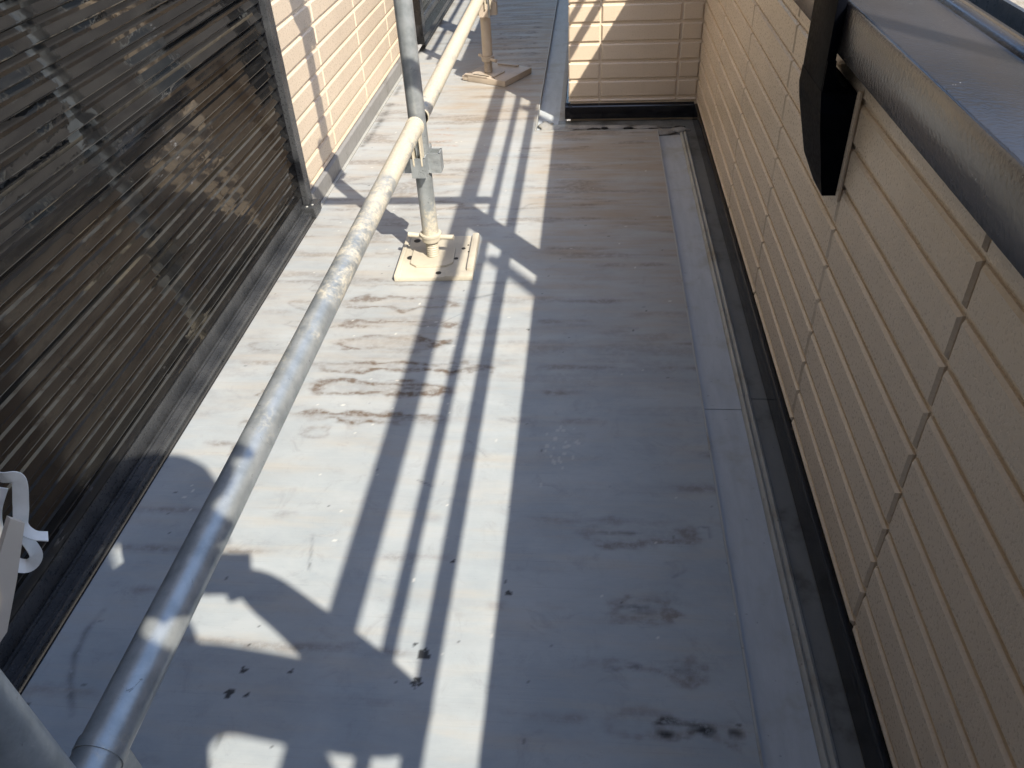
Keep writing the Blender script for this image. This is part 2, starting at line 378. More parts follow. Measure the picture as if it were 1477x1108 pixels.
    def stroke(P, w, arr, amp, taper=True):
        best = np.full_like(X, 9.0)
        for (p, q) in zip(P[:-1], P[1:]):
            p = np.array(p); q = np.array(q); dv = q - p; L = (dv ** 2).sum()
            t = np.clip(((X - p[0]) * dv[0] + (Y - p[1]) * dv[1]) / L, 0, 1)
            best = np.minimum(best, np.hypot(X - p[0] - t * dv[0], Y - p[1] - t * dv[1]))
        np.maximum(arr, .8 * amp * np.exp(-(best / w) ** 2) * np.clip(.55 + 1.6 * wob, .2, 1), out=arr)
    stroke([(-.814, .77), (-.823, .728), (-.818, .682), (-.80, .634), (-.769, .584)], .0055, dark, .8)
    stroke([(-.853, 3.563), (-.852, 3.45)], .010, dark, .9); stroke([(-.848, 3.33), (-.846, 3.149)], .015, dark, .95); stroke([(-.846, 3.149), (-.85, 2.973), (-.858, 2.86)], .011, dark, .95)
    stroke([(-.5, .954), (-.484, .871)], .0026, dark, .8); stroke([(-.528, .565), (-.527, .516)], .004, dark, .7)
    for q in [((-.612, 2.892), (-.529, 2.903)), ((-.621, 2.978), (-.524, 2.96)), ((-.60, 2.86), (-.5, 2.85)), ((-.60, 3.02), (-.56, 3.03))]: stroke(list(q), .008, rust, .7)
    stroke([(.10, 1.642), (.118, 1.642)], .004, dark, .8); stroke([(.205, 1.0), (.222, 1.0), (.222, .975)], .003, dark, .6); stroke([(.14, .915), (.165, .92), (.172, .90), (.15, .885)], .003, dark, .5)
    stroke([(-.37, 1.93 - .27), (-.30, 1.73)], .002, dark, .4); stroke([(-.245, 1.22), (-.20, 1.17)], .0016, dark, .5); stroke([(-.33, 1.10), (-.30, 1.085)], .0022, dark, .8)
    stroke([(-.24, 2.27), (-.20, 2.34), (-.16, 2.36)], .006, dark, .35); stroke([(-.30, 1.78), (-.25, 1.80)], .005, dark, .5)
    def blob(x, y, r, arr, amp, s):
        d = np.hypot((X - x), (Y - y)); np.maximum(arr, amp * (d + 1.6 * r * (fbm(X, Y, 130, 130, s) - .5) < r), out=arr)
    for i, (x, y, r) in enumerate([(-.533, .673, .006), (-.54, .631, .007), (-.512, .629, .004), (-.252, .713, .009), (-.455, .674, .004), (-.538, .717, .003), (-.148, 1.635, .005), (-.126, .839, .005), (-.255, .664, .007), (-.27, .73, .005), (-.23, .90, .003)]):
        blob(x, y, r, dark, .9, i + 200)
    for i in range(150):
        x = rng.uniform(DX0, DX1); y = rng.uniform(.45, 3.0)
        sl = (slice(max(0, np.searchsorted(ys, y) - 4), np.searchsorted(ys, y) + 5), slice(max(0, np.searchsorted(xs, x) - 4), np.searchsorted(xs, x) + 5))
        d = np.hypot(X[sl] - x, Y[sl] - y); r = rng.uniform(.0016, .0034)
        (dark if i % 3 else white)[sl] = np.maximum((dark if i % 3 else white)[sl], (d < r) * rng.uniform(.3, .75))
    for i in range(60):
        x = rng.uniform(-.86, -.3); y = rng.uniform(1.0, 3.0)
        sl = (slice(max(0, np.searchsorted(ys, y) - 3), np.searchsorted(ys, y) + 4), slice(max(0, np.searchsorted(xs, x) - 3), np.searchsorted(xs, x) + 4))
        d = np.hypot(X[sl] - x, Y[sl] - y); white[sl] = np.maximum(white[sl], (d < rng.uniform(.0016, .003)) * .55)
    # pale chips by the walking line, paler scuff beside it
    for i in range(26):
        x = -.05 + rng.normal(0, .02); y = 1.20 + rng.normal(0, .035); d = np.hypot(X - x, (Y - y) * .6); white[...] = np.maximum(white, (d < rng.uniform(.002, .0045)) * .28)
    # brown water film towards the blocked gutter end and the edge by the gutter
    fx = np.clip((X + .30) / .2, 0, 1) * np.clip((Y - 1.25) / 1.1, 0, 1) * (Y < DYE) * 0.9
    fe = np.exp(-((X - .19 - .02 * wob) / .05) ** 2) * np.clip((Y - .9) / 1.5, 0, 1) * .55 * (Y < DYE)
    ff = np.clip((Y - 2.75) / .5, 0, 1) * np.clip((X + .75) / .2, 0, 1) * .75
    fl = np.clip((Y - .9) / 1.0, 0, 1) * np.clip((-.2 - X) / .2, 0, 1) * .36
    film = np.clip(np.maximum.reduce([fx, fe, ff, fl]) * (0.30 + 1.2 * fbm(X, Y, 6, 16, 31)), 0, .9)
    Z = 0.0016 * (fbm(X, Y, 2.2, 4.5, 90) - .5) + 0.0009 * np.cos((Y - 1.289) / 0.0955 * 2 * np.pi) * np.clip((X + .75) * 8, 0, 1) * np.clip((.2 - X) * 8, 0, 1) * .5
    Z += np.where(Y > 1.337, 0.0014, 0.0) * np.clip((X - .10) * 14, 0, 1)   # upper sheet laps over the lower one
    Z[:, 0] = 0; 
    co = np.stack([X, Y, Z], -1).reshape(-1, 3)
    idx = np.arange(nx * ny).reshape(ny, nx)
    quad = np.stack([idx[:-1, :-1], idx[:-1, 1:], idx[1:, 1:], idx[1:, :-1]], -1)
    iE = int(np.argmin(np.abs(ys - DYE))); iX = int(np.argmin(np.abs(xs - DXF)))
    keep = np.ones((ny - 1, nx - 1), bool); keep[iE:, iX:] = False
    q = quad[keep].reshape(-1, 4)
    used = np.zeros(nx * ny, bool); used[q.ravel()] = True
    remap = np.cumsum(used) - 1; q = remap[q]; co = co[used]
    me = bpy.data.meshes.new('roof_deck')
    me.vertices.add(len(co)); me.vertices.foreach_set('co', co.astype(np.float32).ravel())
    me.loops.add(len(q) * 4); me.loops.foreach_set('vertex_index', q.astype(np.int32).ravel())
    me.polygons.add(len(q)); me.polygons.foreach_set('loop_start', np.arange(0, len(q) * 4, 4, dtype=np.int32))
    me.polygons.foreach_set('use_smooth', np.ones(len(q), bool)); me.update(calc_edges=True)
    for nm, arr in (('stain', stain), ('dark', dark), ('white', white), ('rust', rust), ('film', film)):
        a = me.attributes.new(nm, 'FLOAT', 'POINT'); a.data.foreach_set('value', np.clip(arr, 0, 1).ravel()[used].astype(np.float32))
    me.materials.append(M['deck'])
    return link('roof_deck', me)
deck = struct(build_deck())
# turned-down edges of the sheets
MB().box((DX1 - .0005, -.86, -.016), (DX1 + .0035, DYE, .0018)).obj('sheet_edge', 'trim', deck)
MB().box((DXF + .004, DYE - .0005, -.016), (DX1 + .0035, DYE + .0035, .0018)).obj('sheet_edge', 'trim', deck)
MB().box((DXF - .0005, DYE + .004, -.016), (DXF + .0035, 8.0, .004)).obj('sheet_edge', 'trim', deck)
# the sunk channel beside the sheets, in lapped lengths, with its rounded bead and grubby outer strip
SKX = 0.3885
gut = []
def channel(y0, y1, z): return MB().box((DX1 - .02, y0, z - .02), (0.334, y1, z)).obj('gutter_channel', 'gutter', deck)
channel(-.86, 1.352, -.0135); channel(1.352, 1.51, -.0118); channel(1.51, 2.96, -.0130)
def bead(y0, y1, dz=0):
    prof = [(.330, -.03), (.330, -.010), (.332, -.004), (.336, -.001), (.340, -.004), (.3415, -.007), (.3435, -.003), (.347, .001), (.351, -.001), (.353, -.006), (.354, -.03)]
    return MB().prism([(u, v + dz) for u, v in prof], y0, y1).obj('gutter_bead', 'trim', deck, auto=60)
bead(-.86, 1.392, -.0004); bead(1.388, 2.965, .0008)
MB().box((.353, -.86, -.04), (.40, 1.388, -.012)).obj('gutter_strip', 'gutter_dirty', deck)
MB().box((.353, 1.388, -.04), (.40, 3.12, -.0108)).obj('gutter_strip', 'gutter_dirty', deck)
MB().box((-.12, DYE - .03, -.04), (.36, 3.125, -.0145)).obj('gutter_cross', 'upstand', deck)
MB().box((-.13, DYE + .05, -.03), (.355, 3.12, -.009)).obj('gutter_cross_strip', 'gutter_dirty', deck)
MB().box((DXF - .02, 2.98, -.04), (-.10, 8.0, -.0165)).obj('gutter_channel', 'gutter', deck)
MB().box((-.128, 3.0, -.03), (-.105, 8.0, -.0125), .001).obj('gutter_bead', 'trim', deck, auto=40)
# sealant smeared where the channels meet
def lump(name, c, s, seed, mat):
    bm = bmesh.new(); bmesh.ops.create_icosphere(bm, subdivisions=3, radius=1)
    r_ = random.Random(seed)
    ph = [r_.uniform(0, 6) for _ in range(6)]
    for v in bm.verts:
        k = 1 + .22 * math.sin(v.co.x * 5 + ph[0]) * math.sin(v.co.y * 6 + ph[1]) + .12 * math.sin(v.co.x * 11 + ph[2] + v.co.y * 9)
        v.co = Vector((c[0] + v.co.x * s[0] * k, c[1] + v.co.y * s[1] * k, c[2] + v.co.z * s[2] * k))
    V = [v.co[:] for v in bm.verts]; bm.verts.index_update(); F = [tuple(v.index for v in f.verts) for f in bm.faces]; bm.free()
    return MB().add(V, F).obj(name, mat, deck, smooth=True)
for i, (x, y, sx, sy, sz) in enumerate([(-.115, 3.03, .05, .05, .005), (-.16, 3.0, .06, .025, .005), (-.02, 3.045, .08, .018, .008), (.10, 3.04, .06, .02, .008), (.20, 3.035, .06, .016, .007), (.265, 2.985, .045, .03, .008), (.33, 3.0, .035, .02, .012), (-.175, 3.06, .03, .06, .004)]):
    lump('sealant', (x, y, -.010), (sx, sy, sz), i + 4, 'caulk')
for i, (x, y, sx, sy) in enumerate([(.01, 3.012, .022, .006), (.14, 3.016, .018, .006), (.33, 3.018, .02, .008), (.225, 3.0, .012, .004), (.05, 3.02, .012, .004)]):
    lump('debris', (x, y, -.004), (sx, sy, .005), i + 40, 'hole')

# ------------------------------------------------------------------ siding walls
ROW, Z0 = 0.0673, 0.0795
block_cache = {}
def block_mesh(w, hgt, ch=0.0040, dep=0.0075):
    key = (round(w, 4), round(hgt, 4))
    if key not in block_cache:
        # lies in local XZ, facing +Y... front at y = 0, back at y = dep
        V = [(0, dep, 0), (w, dep, 0), (w, dep, hgt), (0, dep, hgt), (0, ch, 0), (w, ch, 0), (w, ch, hgt), (0, ch, hgt),
             (ch, 0, ch), (w - ch, 0, ch), (w - ch, 0, hgt - ch), (ch, 0, hgt - ch)]
        F = [(8, 9, 10, 11)] + [(4 + i, 4 + (i + 1) % 4, 8 + (i + 1) % 4, 8 + i) for i in range(4)] + [(i, (i + 1) % 4, 4 + (i + 1) % 4, 4 + i) for i in range(4)]
        block_cache[key] = mesh('siding_block', V, F, 'siding')
    return block_cache[key]
def clad(parent, origin, rz, length, joints, zb, zt, gap=0.0095, vgap=0.0065):
    """blocks on a wall whose face starts at origin and runs along local +X turned by rz; joints = positions along it"""
    ca, sa = math.cos(rz), math.sin(rz)
    edges = [0.0] + [j for j in joints if 0.015 < j < length - 0.015] + [length]
    rows = []; k = 0
    if zb < Z0 - .012: rows.append((zb, Z0))
    z = Z0
    while z < zt - .012: rows.append((z, min(z + ROW, zt))); z += ROW
    for (a, b) in rows:
        for u0, u1 in zip(edges[:-1], edges[1:]):
            g0 = vgap / 2 if u0 > 0 else 0; g1 = vgap / 2 if u1 < length else 0
            ga = gap / 2 if a > zb + .001 else 0.0
            me = block_mesh(u1 - u0 - g0 - g1, b - a - gap / 2 - ga)
            o = link('siding_block', me, parent, (origin[0] + ca * (u0 + g0), origin[1] + sa * (u0 + g0), a + ga), (0, 0, rz))

# the parapet on the gutter side: siding faces -X, runs along Y
XS, YR, XR = 0.396, 3.114, -0.090
SB, ST = 0.064, 0.745
par = thing('parapet_wall', 'beige block-patterned parapet with glossy black coping alongside the grey gutter', 'parapet wall', (XS, 1.2, 0))
def P(o): return o
def child(mb, name, mat, parent, **kw):
    o = mb.obj(name, mat, parent, **kw)
    o.matrix_parent_inverse = Matrix.Translation(parent.location).inverted(); return o
def clad_w(parent, *a, **k):
    n0 = set(parent.children); clad(parent, *a, **k)
    for o in parent.children:
        if o not in n0: o.matrix_parent_inverse = Matrix.Translation(parent.location).inverted()
child(MB().box((XS + .0072, -.86, -.05), (.49, YR + .13, .76)), 'core', 'siding_joint', par)
Yj = [.753 + .470 * k for k in range(-4, 6)]
# a wall facing -X: local +X runs along -Y (rz = -90), local -Y (front) points to -X
clad_w(par, (XS, YR - .002, 0), -math.pi / 2, YR - .002 + .86, sorted(YR - .002 - y for y in Yj), SB, ST)
# base flashing
def flash(prof, a0, a1, axis='Y'): return MB().prism(prof, a0, a1, axis)
child(flash([(SKX - .001, -.006), (SKX, .052), (SKX + .002, .0555), (XS + .012, .0575), (XS + .012, -.007), (SKX + .006, -.007)], -.86, YR - .012), 'base_flashing', 'black', par)
# coping
CX = 0.3608
def cap_prof(x0, x1):
    return [(x0 + .004, .740), (x0, .744), (x0, .809), (x0 + .0015, .8135), (x0 + .006, .816), (x1 - .020, .808), (x1 - .017, .812), (x1 - .012, .8155), (x1 - .004, .8155), (x1, .811), (x1, .735), (x1 - .004, .732), (x1 - .004, .80), (x0 + .006, .803)]
child(MB().prism(cap_prof(CX, .512), -.86, 1.93), 'coping', 'cap', par, auto=50)
child(MB().prism(cap_prof(CX + .0005, .5125), 1.933, YR - .03), 'coping', 'cap', par, auto=50)

# the stepped-in length of parapet beyond
par2 = thing('parapet_wall', 'beige parapet end standing across the deck, with black base flashing facing the gutter', 'parapet wall', (.15, YR, 0))
child(MB().box((XR + .0072, YR + .0072, -.05), (XS + .0072 - .001, YR + .12, .76)), 'core', 'siding_joint', par2)
child(MB().box((XR + .0072, YR + .121, -.05), (XR + .12, 8.0, .76)), 'core', 'siding_joint', par2)
clad_w(par2, (XR, YR, 0), 0, XS - XR - .001, [.029 - XR, .3195 - XR], SB, ST)
clad_w(par2, (XR, 8.0, 0), -math.pi / 2, 8.0 - YR - .0068, [.47 * k + .2 for k in range(10)], SB, ST)
child(flash([(YR - .012, .004), (YR - .012, .050), (YR - .009, .054), (YR + .012, .059), (YR + .012, .003)], XR - .014, SKX + .001, 'X'), 'base_flashing', 'black', par2)
child(flash([(XR - .014, .004), (XR - .014, .046), (XR - .011, .05), (XR + .012, .056), (XR + .012, .003)], YR - .011, 8.0), 'base_flashing', 'black', par2)
child(MB().prism([(YR - .036 + (u - CX), v + .0003) for u, v in cap_prof(CX, .512)], XR - .036, .5115, 'X'), 'coping', 'cap', par2, auto=50)
child(MB().prism([(u - .486, v) for u, v in cap_prof(CX, .512)], YR + .117, 8.0), 'coping', 'cap', par2, auto=50)

# outside: lower eave ledge and a rain gutter
eave = thing('eave_ledge', 'beige ledge running outside the black coping', 'ledge', (.75, 1.0, .5))
child(MB().box((.4905, -.86, .42), (.985, 3.0, .545), .004), 'ledge_slab', 'siding_joint', eave)
child(MB().box((.983, -.86, .40), (.992, 3.0, .556)), 'drip_edge', 'black', eave)
rg = thing('rain_gutter', 'dark steel rain gutter outside the beige ledge', 'rain gutter', (1.04, 1.0, .46))
child(MB().prism([(.995, .545), (.995, .45), (1.005, .44), (1.075, .44), (1.085, .45), (1.085, .545), (1.092, .550), (1.092, .556), (1.078, .556), (1.078, .455), (1.003, .455), (1.003, .545)], -.86, 3.0), 'trough', plain('gutter_blue_steel', (.05, .065, .085), .3, .2), rg)

# the house side: siding face +X
XL = -0.889
hw = thing('house_wall', 'sunlit beige block-patterned house wall between the two dark shutters', 'house wall', (XL, 3.2, 0))
child(MB().box((-1.10, 2.30, -.05), (XL - .0072, 4.10, 2.9)), 'core', 'siding_joint', hw)
YL = [2.65, 3.135, 3.62, 4.09]
# a wall facing +X: local +X runs along +Y (rz = +90), front -Y points to +X
clad_w(hw, (XL, 2.316, 0), math.pi / 2, 4.07 - 2.316, [y - 2.316 for y in YL], SB, 2.4)
child(MB().prism([(-.8795, .058), (-.8795, .0), (-.905, 0), (-.905, .063), (-.888, .063)], 2.300, 4.05), 'wall_upstand', 'upstand', hw)
child(MB().box((-.8790, 2.31, -.001), (-.8690, 4.05, .0065), .0015), 'upstand_bead', 'trim', hw)
hw2 = thing('house_wall', 'beige block-patterned house wall closing the roof behind the photographer', 'house wall', (-.2, -.86, 0))
WX = .505
child(MB().box((-1.15, -1.05, -.05), (WX - .0072, -.8672, 2.9)), 'core', 'siding_joint', hw2)
n0 = set(hw2.children)
# facing +Y: rz = 180
clad(hw2, (WX, -.86, 0), math.pi, WX + .95, [.47, .94, 1.41], SB, 2.4)
for o in hw2.children:
    if o not in n0: o.matrix_parent_inverse = Matrix.Translation(hw2.location).inverted()
hw3 = thing('house_wall', 'beige house wall above the black roller shutter', 'house wall', (-1.0, .9, 2.0))
child(MB().box((-1.10, -.86, 2.02), (XL - .002, 2.299, 2.9)), 'core', 'siding', hw3)
child(MB().box((-1.10, -.86, -.05), (XL - .002, -.42, 2.019)), 'core', 'siding', hw3)
hw4 = thing('house_wall', 'beige house wall above the farther dark shutter', 'house wall', (-1.0, 6, 2.0))
child(MB().box((-1.10, 4.101, 1.9), (XL - .002, 8.0, 2.9)), 'core', 'siding', hw4)

ev = thing('shade_eave', 'unseen brown boarded eave added above the roller shutters to cut sky light', 'eave', (-.7, 3.5, 2.62))  # unseen eave, added to hold sky light off the deck by the shutter
child(MB().box((-1.15, -1.04, 2.905), (-.62, 8.0, 2.93)), 'soffit', plain('soffit_brown', (.16, .13, .10), .6), ev)
child(MB().box((-.62, -1.04, 2.86), (-.59, 8.0, 3.06), .004), 'fascia_board', 'black', ev)
child(MB().add([(-1.15, -1.04, 3.15), (-.591, -1.04, 3.061), (-.591, 8.0, 3.061), (-1.15, 8.0, 3.15), (-1.15, -1.04, 2.931), (-.621, -1.04, 2.931), (-.621, 8, 2.931), (-1.15, 8, 2.931)], [(0, 1, 2, 3), (4, 5, 6, 7), (0, 1, 5, 4), (2, 3, 7, 6), (0, 3, 7, 4)]), 'roofing', 'roof_tile', ev)

# ------------------------------------------------------------------ roller shutters
PITCH = 0.0371
def slat_profile():
    # x outwards, z; slat hangs below the one above with a dark gap and a bright rolled rim
    return [(-.006, 0.0372), (-.0002, 0.0368), (.0002, .0354), (.0050, .0240), (.00515, .0172), (.0104, .0042), (.0110, .0028), (.0108, .0014), (.0100, .0006), (.0075, 0.0004), (-.006, 0.0006)]
def shutter(label, xface, y0, y1, zbar, ztop, group=None):
    root = thing('roller_shutter', label, 'roller shutter', (xface, (y0 + y1) / 2, 0), group)
    # shared slat
    mb = MB().prism(slat_profile(), y0 - root.location.y, y1 - root.location.y)
    me = mesh('slat', mb.V, mb.F, 'slat')
    z = zbar; k = 0
    rr = random.Random(5)
    while z < ztop - .01:
        link('slat', me, root, (rr.uniform(-.0003, .0003), 0, z), (0, R(rr.uniform(-1.1, 1.1)), R(rr.uniform(-.04, .04)))); z += PITCH; k += 1
    return root
SX = -0.9060
sh = shutter('wide black slatted roller shutter with sunlit glossy slats above a dark sill', SX, -.40, 2.262, .0765, 1.76)
# bottom bar, sill, guides
child(MB().prism([(SX + .006, .030), (SX + .006, .070), (SX + .004, .0745), (SX - .006, .0755), (SX - .012, .030)], -.40, 2.262), 'bottom_bar', 'frame', sh)
child(MB().prism([(-.8950, .0285), (-.8690, .0265), (-.8678, .0245), (-.8678, .017), (-.872, .016), (-.872, -.02), (-.93, -.02), (-.93, .0285)], -.42, 2.285), 'sill', 'frame', sh)
child(MB().box((-.8955, -.42, .026), (-.8915, 2.285, .0335)), 'sill_rib', 'frame', sh)
child(MB().box((-.8775, -.42, .0262), (-.8755, 2.285, .0292)), 'sill_rib', 'frame', sh)
child(MB().box((-.8672, -.42, .001), (-.866, 2.285, .004)), 'sill_gasket', 'black', sh)
child(MB().box((-.935, 2.254, .045), (-.879, 2.297, 1.80), .002), 'guide_rail', 'frame', sh)
child(MB().box((-.912, 2.2505, .05), (-.8965, 2.2545, 1.80)), 'guide_seal', 'frame_dark', sh)
child(MB().box((-.935, -.44, .045), (-.879, -.40, 1.80), .002), 'guide_rail', 'frame', sh)
child(MB().box((-.925, 2.236, .010), (-.858, 2.305, .044), .003), 'guide_foot', 'frame', sh)
for (a, b) in ((2.244, -.8835), (2.258, -.870)):
    child(MB().lathe((b, a, .0435), [(.004, 0), (.004, .002), (.0015, .003)], 10), 'screw', 'trim', sh, smooth=True)
child(MB().box((-1.10, -.44, 1.765), (-.862, 2.297, 2.018), .006), 'shutter_box', 'frame', sh)
child(MB().box((-1.02, -.42, 0.0), (-.93, 2.297, 1.78)), 'backing', 'frame_dark', sh)
# farther shutter
FX = -0.842
sh2 = shutter('farther dark slatted shutter with projecting frame at the end of the beige wall', FX - .02, 4.16, 7.4, .10, 1.7)
child(MB().box((-.94, 4.085, .040), (FX + .012, 4.155, 1.9), .003), 'guide_rail', 'frame_dark', sh2)
child(MB().prism([(FX + .016, .042), (FX + .016, .075), (FX - .01, .10), (FX - .05, .10), (FX - .09, .042)], 4.082, 7.45), 'sill', 'frame_dark', sh2)
child(MB().box((FX + .0165, 4.08, .036), (FX + .020, 7.45, .044)), 'sill_edge', 'frame', sh2)
child(MB().box((FX - .02, 4.156, .115), (FX + .004, 7.4, .145), .004), 'bottom_bar', 'frame', sh2)
child(MB().box((-1.05, 4.102, .0), (FX - .09, 7.45, 1.9)), 'backing', 'frame_dark', sh2)
for y in (4.10, 4.14):
    child(MB().lathe((FX + .002, y, .0405 - .004), [(.006, 0), (.006, .008), (.003, .010)], 10), 'screw', 'trim', sh2, smooth=True)

# ------------------------------------------------------------------ handrails on the copings
def handrail(label, dx, posts, y0, y1, end_x=None):
    root = thing('handrail', label, 'handrail', (.355 + dx, (y0 + y1) / 2, .8), 'handrails fixed to the parapets')
    def ch(mb, n, **k): return child(mb, n, 'bracket', root, **k)
    ch(MB().box((.345 + dx, y0, .940), (.365 + dx, y1, .966), .003), 'lower_rail', auto=40)
    ch(MB().box((.345 + dx, y0, 1.058), (.365 + dx, y1, 1.071), .002), 'middle_rail', auto=40)
    ch(MB().box((.330 + dx, y0, 1.196), (.380 + dx, y1, 1.217), .006), 'top_rail', auto=40)
    for yp in posts:
        # flat post that widens into the wall fixing
        a, b = yp - .068, yp + .068
        prof = [(a, 1.197), (a, .775), (a + .0, .742), (a - .008, .715), (a - .022, .694), (a - .026, .690), (a - .026, .680), (b, .640), (b, 1.197)]
        ch(MB().box((.3465 + dx, a, .680), (.3603 + dx, b, 1.1955), .0025), 'post', auto=40)
        x1 = .3968 + dx; V = []
        lev = [(.528, .374, yp - .02, yp - .086), (.552, .3675, yp + .045, yp - .090), (.640, .3490, yp + .0680, yp - .0935), (.664, .3450, yp + .0685, yp - .0935), (.6905, .3462, yp + .0682, yp - .0715)]
        for (z, xi, yb, ya) in lev: V += [(xi + dx, ya, z), (xi + dx, yb, z), (x1, yb, z), (x1, ya if z < .68 else yp - .0935, z)]
        F = []
        for k in range(len(lev) - 1):
            for i in range(4): F.append((k * 4 + i, k * 4 + (i + 1) % 4, k * 4 + 4 + (i + 1) % 4, k * 4 + 4 + i))
        F += [(0, 1, 2, 3), tuple(len(lev) * 4 - 4 + i for i in range(4))]
        ch(MB().add(V, F), 'wall_fixing')
        n = 7
        pr = [(.3475 + dx, .686)] + [(x1 - (x1 - .3603 - dx) * math.sin(i / n * math.pi / 2), .735 - .045 * math.cos(i / n * math.pi / 2)) for i in range(n + 1)] + [(.3475 + dx, .735)]
        ch(MB().prism(pr, yp - .0715, b - .001), 'gusset')
    return root
handrail('black handrail whose tapered bracket is fixed to the parapet below the coping', 0.0, [1.331, -.45], -.86, YR - .03)
handrail('black handrail over the stepped-in parapet beyond', -.486, [3.75, 5.2], YR + .0, 8.0)
# sealant line beside the bracket
sl = tag(MB().box((XS - .004, 1.2235, .527), (XS + .001, 1.2365, .700), .0015).obj('sealant_bead', 'siding_joint', auto=40), 'thin beige sealant bead beside the black handrail bracket', 'sealant')

# ------------------------------------------------------------------ scaffold
RP = 0.0223
PX = -0.441
def socket_set(root, x, y, z, mat):
    for k in range(4):
        a = k * math.pi / 2; c, s = math.cos(a), math.sin(a)
        mb = MB()
        def b(u0, u1, v0, v1):   # u outwards, v sideways
            V = []
            for zz in (z - .026, z + .026):
                for (u, v) in ((u0, v0), (u1, v0), (u1, v1), (u0, v1)): V.append((x + u * c - v * s, y + u * s + v * c, zz))
            mb.add(V, [(0, 1, 2, 3), (4, 5, 6, 7), (0, 1, 5, 4), (1, 2, 6, 5), (2, 3, 7, 6), (3, 0, 4, 7)])
        b(RP - .003, RP + .030, -.019, -.0145); b(RP - .003, RP + .030, .0145, .019); b(RP + .0256, RP + .0304, -.0192, .0192)
        child(mb, 'wedge_socket', mat, root)
def post(label, x, y, z0, z1, nodes, mat, smat):
    root = thing('scaffold_post', label, 'scaffold post', (x, y, z0), 'scaffold posts')
    child(MB().tube((x, y, z0), (x, y, z1), RP, 32, inner=RP - .0024), 'tube', mat, root, auto=40)
    for z in nodes: socket_set(root, x, y, z, smat)
    return root
def rail(label, y0, y1, z, mat):
    root = thing('scaffold_rail', label, 'scaffold rail', (PX, y0, z), 'scaffold rails')
    child(MB().tube((PX, y0, z), (PX, y1, z), RP, 36), 'tube', mat, root, auto=40)
    for (ye, s) in ((y0 + (.058 if y0 < .5 else 0), 1), (y1, -1)):
        child(MB().tube((PX, ye + s * .0, z), (PX, ye + s * .012, z), RP + .0013, 36), 'end_ring', mat, root, auto=40)
        # wedge clip: two cheeks reaching down to the socket and the wedge itself
        mb = MB()
        for sx in (-1, 1): mb.box((PX + sx * .0105 - .0022, min(ye + s * .022, ye - s * .010), z - .098), (PX + sx * .0105 + .0022, max(ye + s * .022, ye - s * .010), z - .012), .001)
        child(mb, 'clip', mat, root)
        child(MB().prism([(ye - s * .006, z - .135), (ye + s * .002, z - .135), (ye + s * .012, z - .030), (ye - s * .008, z - .030)], PX - .0045, PX + .0045, 'X'), 'wedge', 'post_near', root)
    return root
NZ = [.298, .775, 1.25, 1.725]
post('galvanised scaffold post standing on the cream jack base', PX, 1.977, .088, 2.3, NZ, 'post', 'post_near')
post('tan-splashed scaffold post standing on the tan jack base beyond', -.462, 3.64, .085, 2.3, NZ, 'tan', 'tan')
post('grey weathered scaffold post where the strap hangs', -.4305, .275, .085, 2.3, [.298, 1.25, 1.725], 'post_near', 'post_near')
rail('long scaffold rail with bare galvanised near end and cream-splashed far end', .272, 1.945, .402, 'rail')
rail('cream-splashed scaffold rail running on beyond the galvanised post', 2.009, 3.600, .402, 'rail_far')
def jack(label, x, y, z0, mat, rz, handle_rz):
    root = thing('jack_base', label, 'jack base', (x, y, z0), 'scaffold jack bases')
    q = .060; k = .018
    rot = Matrix.Rotation(rz, 4, 'Z')
    pts = [rot @ Vector(v) for v in ((-q + k, -q, 0), (q - k, -q, 0), (q, -q + k, 0), (q, q - k, 0), (q - k, q, 0), (-q + k, q, 0), (-q, q - k, 0), (-q, -q + k, 0))]
    child(MB().prism([(x + v.x, y + v.y) for v in pts], z0, z0 + .0055, 'Z'), 'foot_plate', mat, root)
    prof = [(.0165, .0055)]; z = .0065
    while z < .058:
        prof += [(.0150, z), (.0178, z + .0022), (.0178, z + .0040), (.0150, z + .0062)]; z += .0066
    child(MB().lathe((x, y, z0), prof, 28), 'screw', mat, root, auto=60)
    child(MB().lathe((x, y, z0), [(.019, .052), (.026, .054), (.0275, .060), (.0275, .068), (.030, .069), (.030, .0755), (.0255, .0765)], 28), 'nut', mat, root, auto=45)
    for s in (0, math.pi):
        a = handle_rz + s; d = Vector((math.cos(a), math.sin(a), 0))
        child(MB().tube(Vector((x, y, z0 + .064)) + d * .022, Vector((x, y, z0 + .066)) + d * .066, .0066, 14, r2=.0072), 'handle', mat, root, auto=45)
    return root
jack('cream overspray-coated jack base under the galvanised post', PX, 1.977, .0145, 'cream', R(3), R(-8))
jack('tan overspray-coated jack base under the post beyond', -.462, 3.64, .027, 'tan', R(-28), R(-50))
jack('jack base under the weathered post by the strap', -.4305, .275, .0145, 'post_near', 0, R(20))
def pad(x, y, rz, label, mat):
    root = thing('base_pad', label, 'base pad', (x, y, 0), 'pads under the scaffold jacks', rz)
    MB().box((-.108, -.120, .0008), (.108, .120, .0135), .002).obj('tray', mat, root, auto=40)
    MB().box((-.1085, -.1205, .0012), (-.096, .1205, .0195), .003).obj('rim', mat, root, auto=40)
    MB().box((.088, -.090, .0012), (.1085, .1205, .0245), .007).obj('rim', mat, root, auto=40)
    MB().box((.030, -.1207, .0012), (.1083, -.090, .0165), .003).obj('rim', mat, root, auto=40)
    for (u, v, r) in ((.068, .040, .006), (.052, -.018, .006), (.012, -.098, .008), (-.078, -.01, .011), (-.074, .092, .010), (.085, .02, .003), (.08, .06, .003)):
        MB().lathe((u, v, .0132), [(r, 0), (r, .0012)], 14).obj('hole', 'hole', root)
    return root
pad(-.428, 1.985, R(2), 'cream plastic base pad with raised rims and round holes', 'cream')
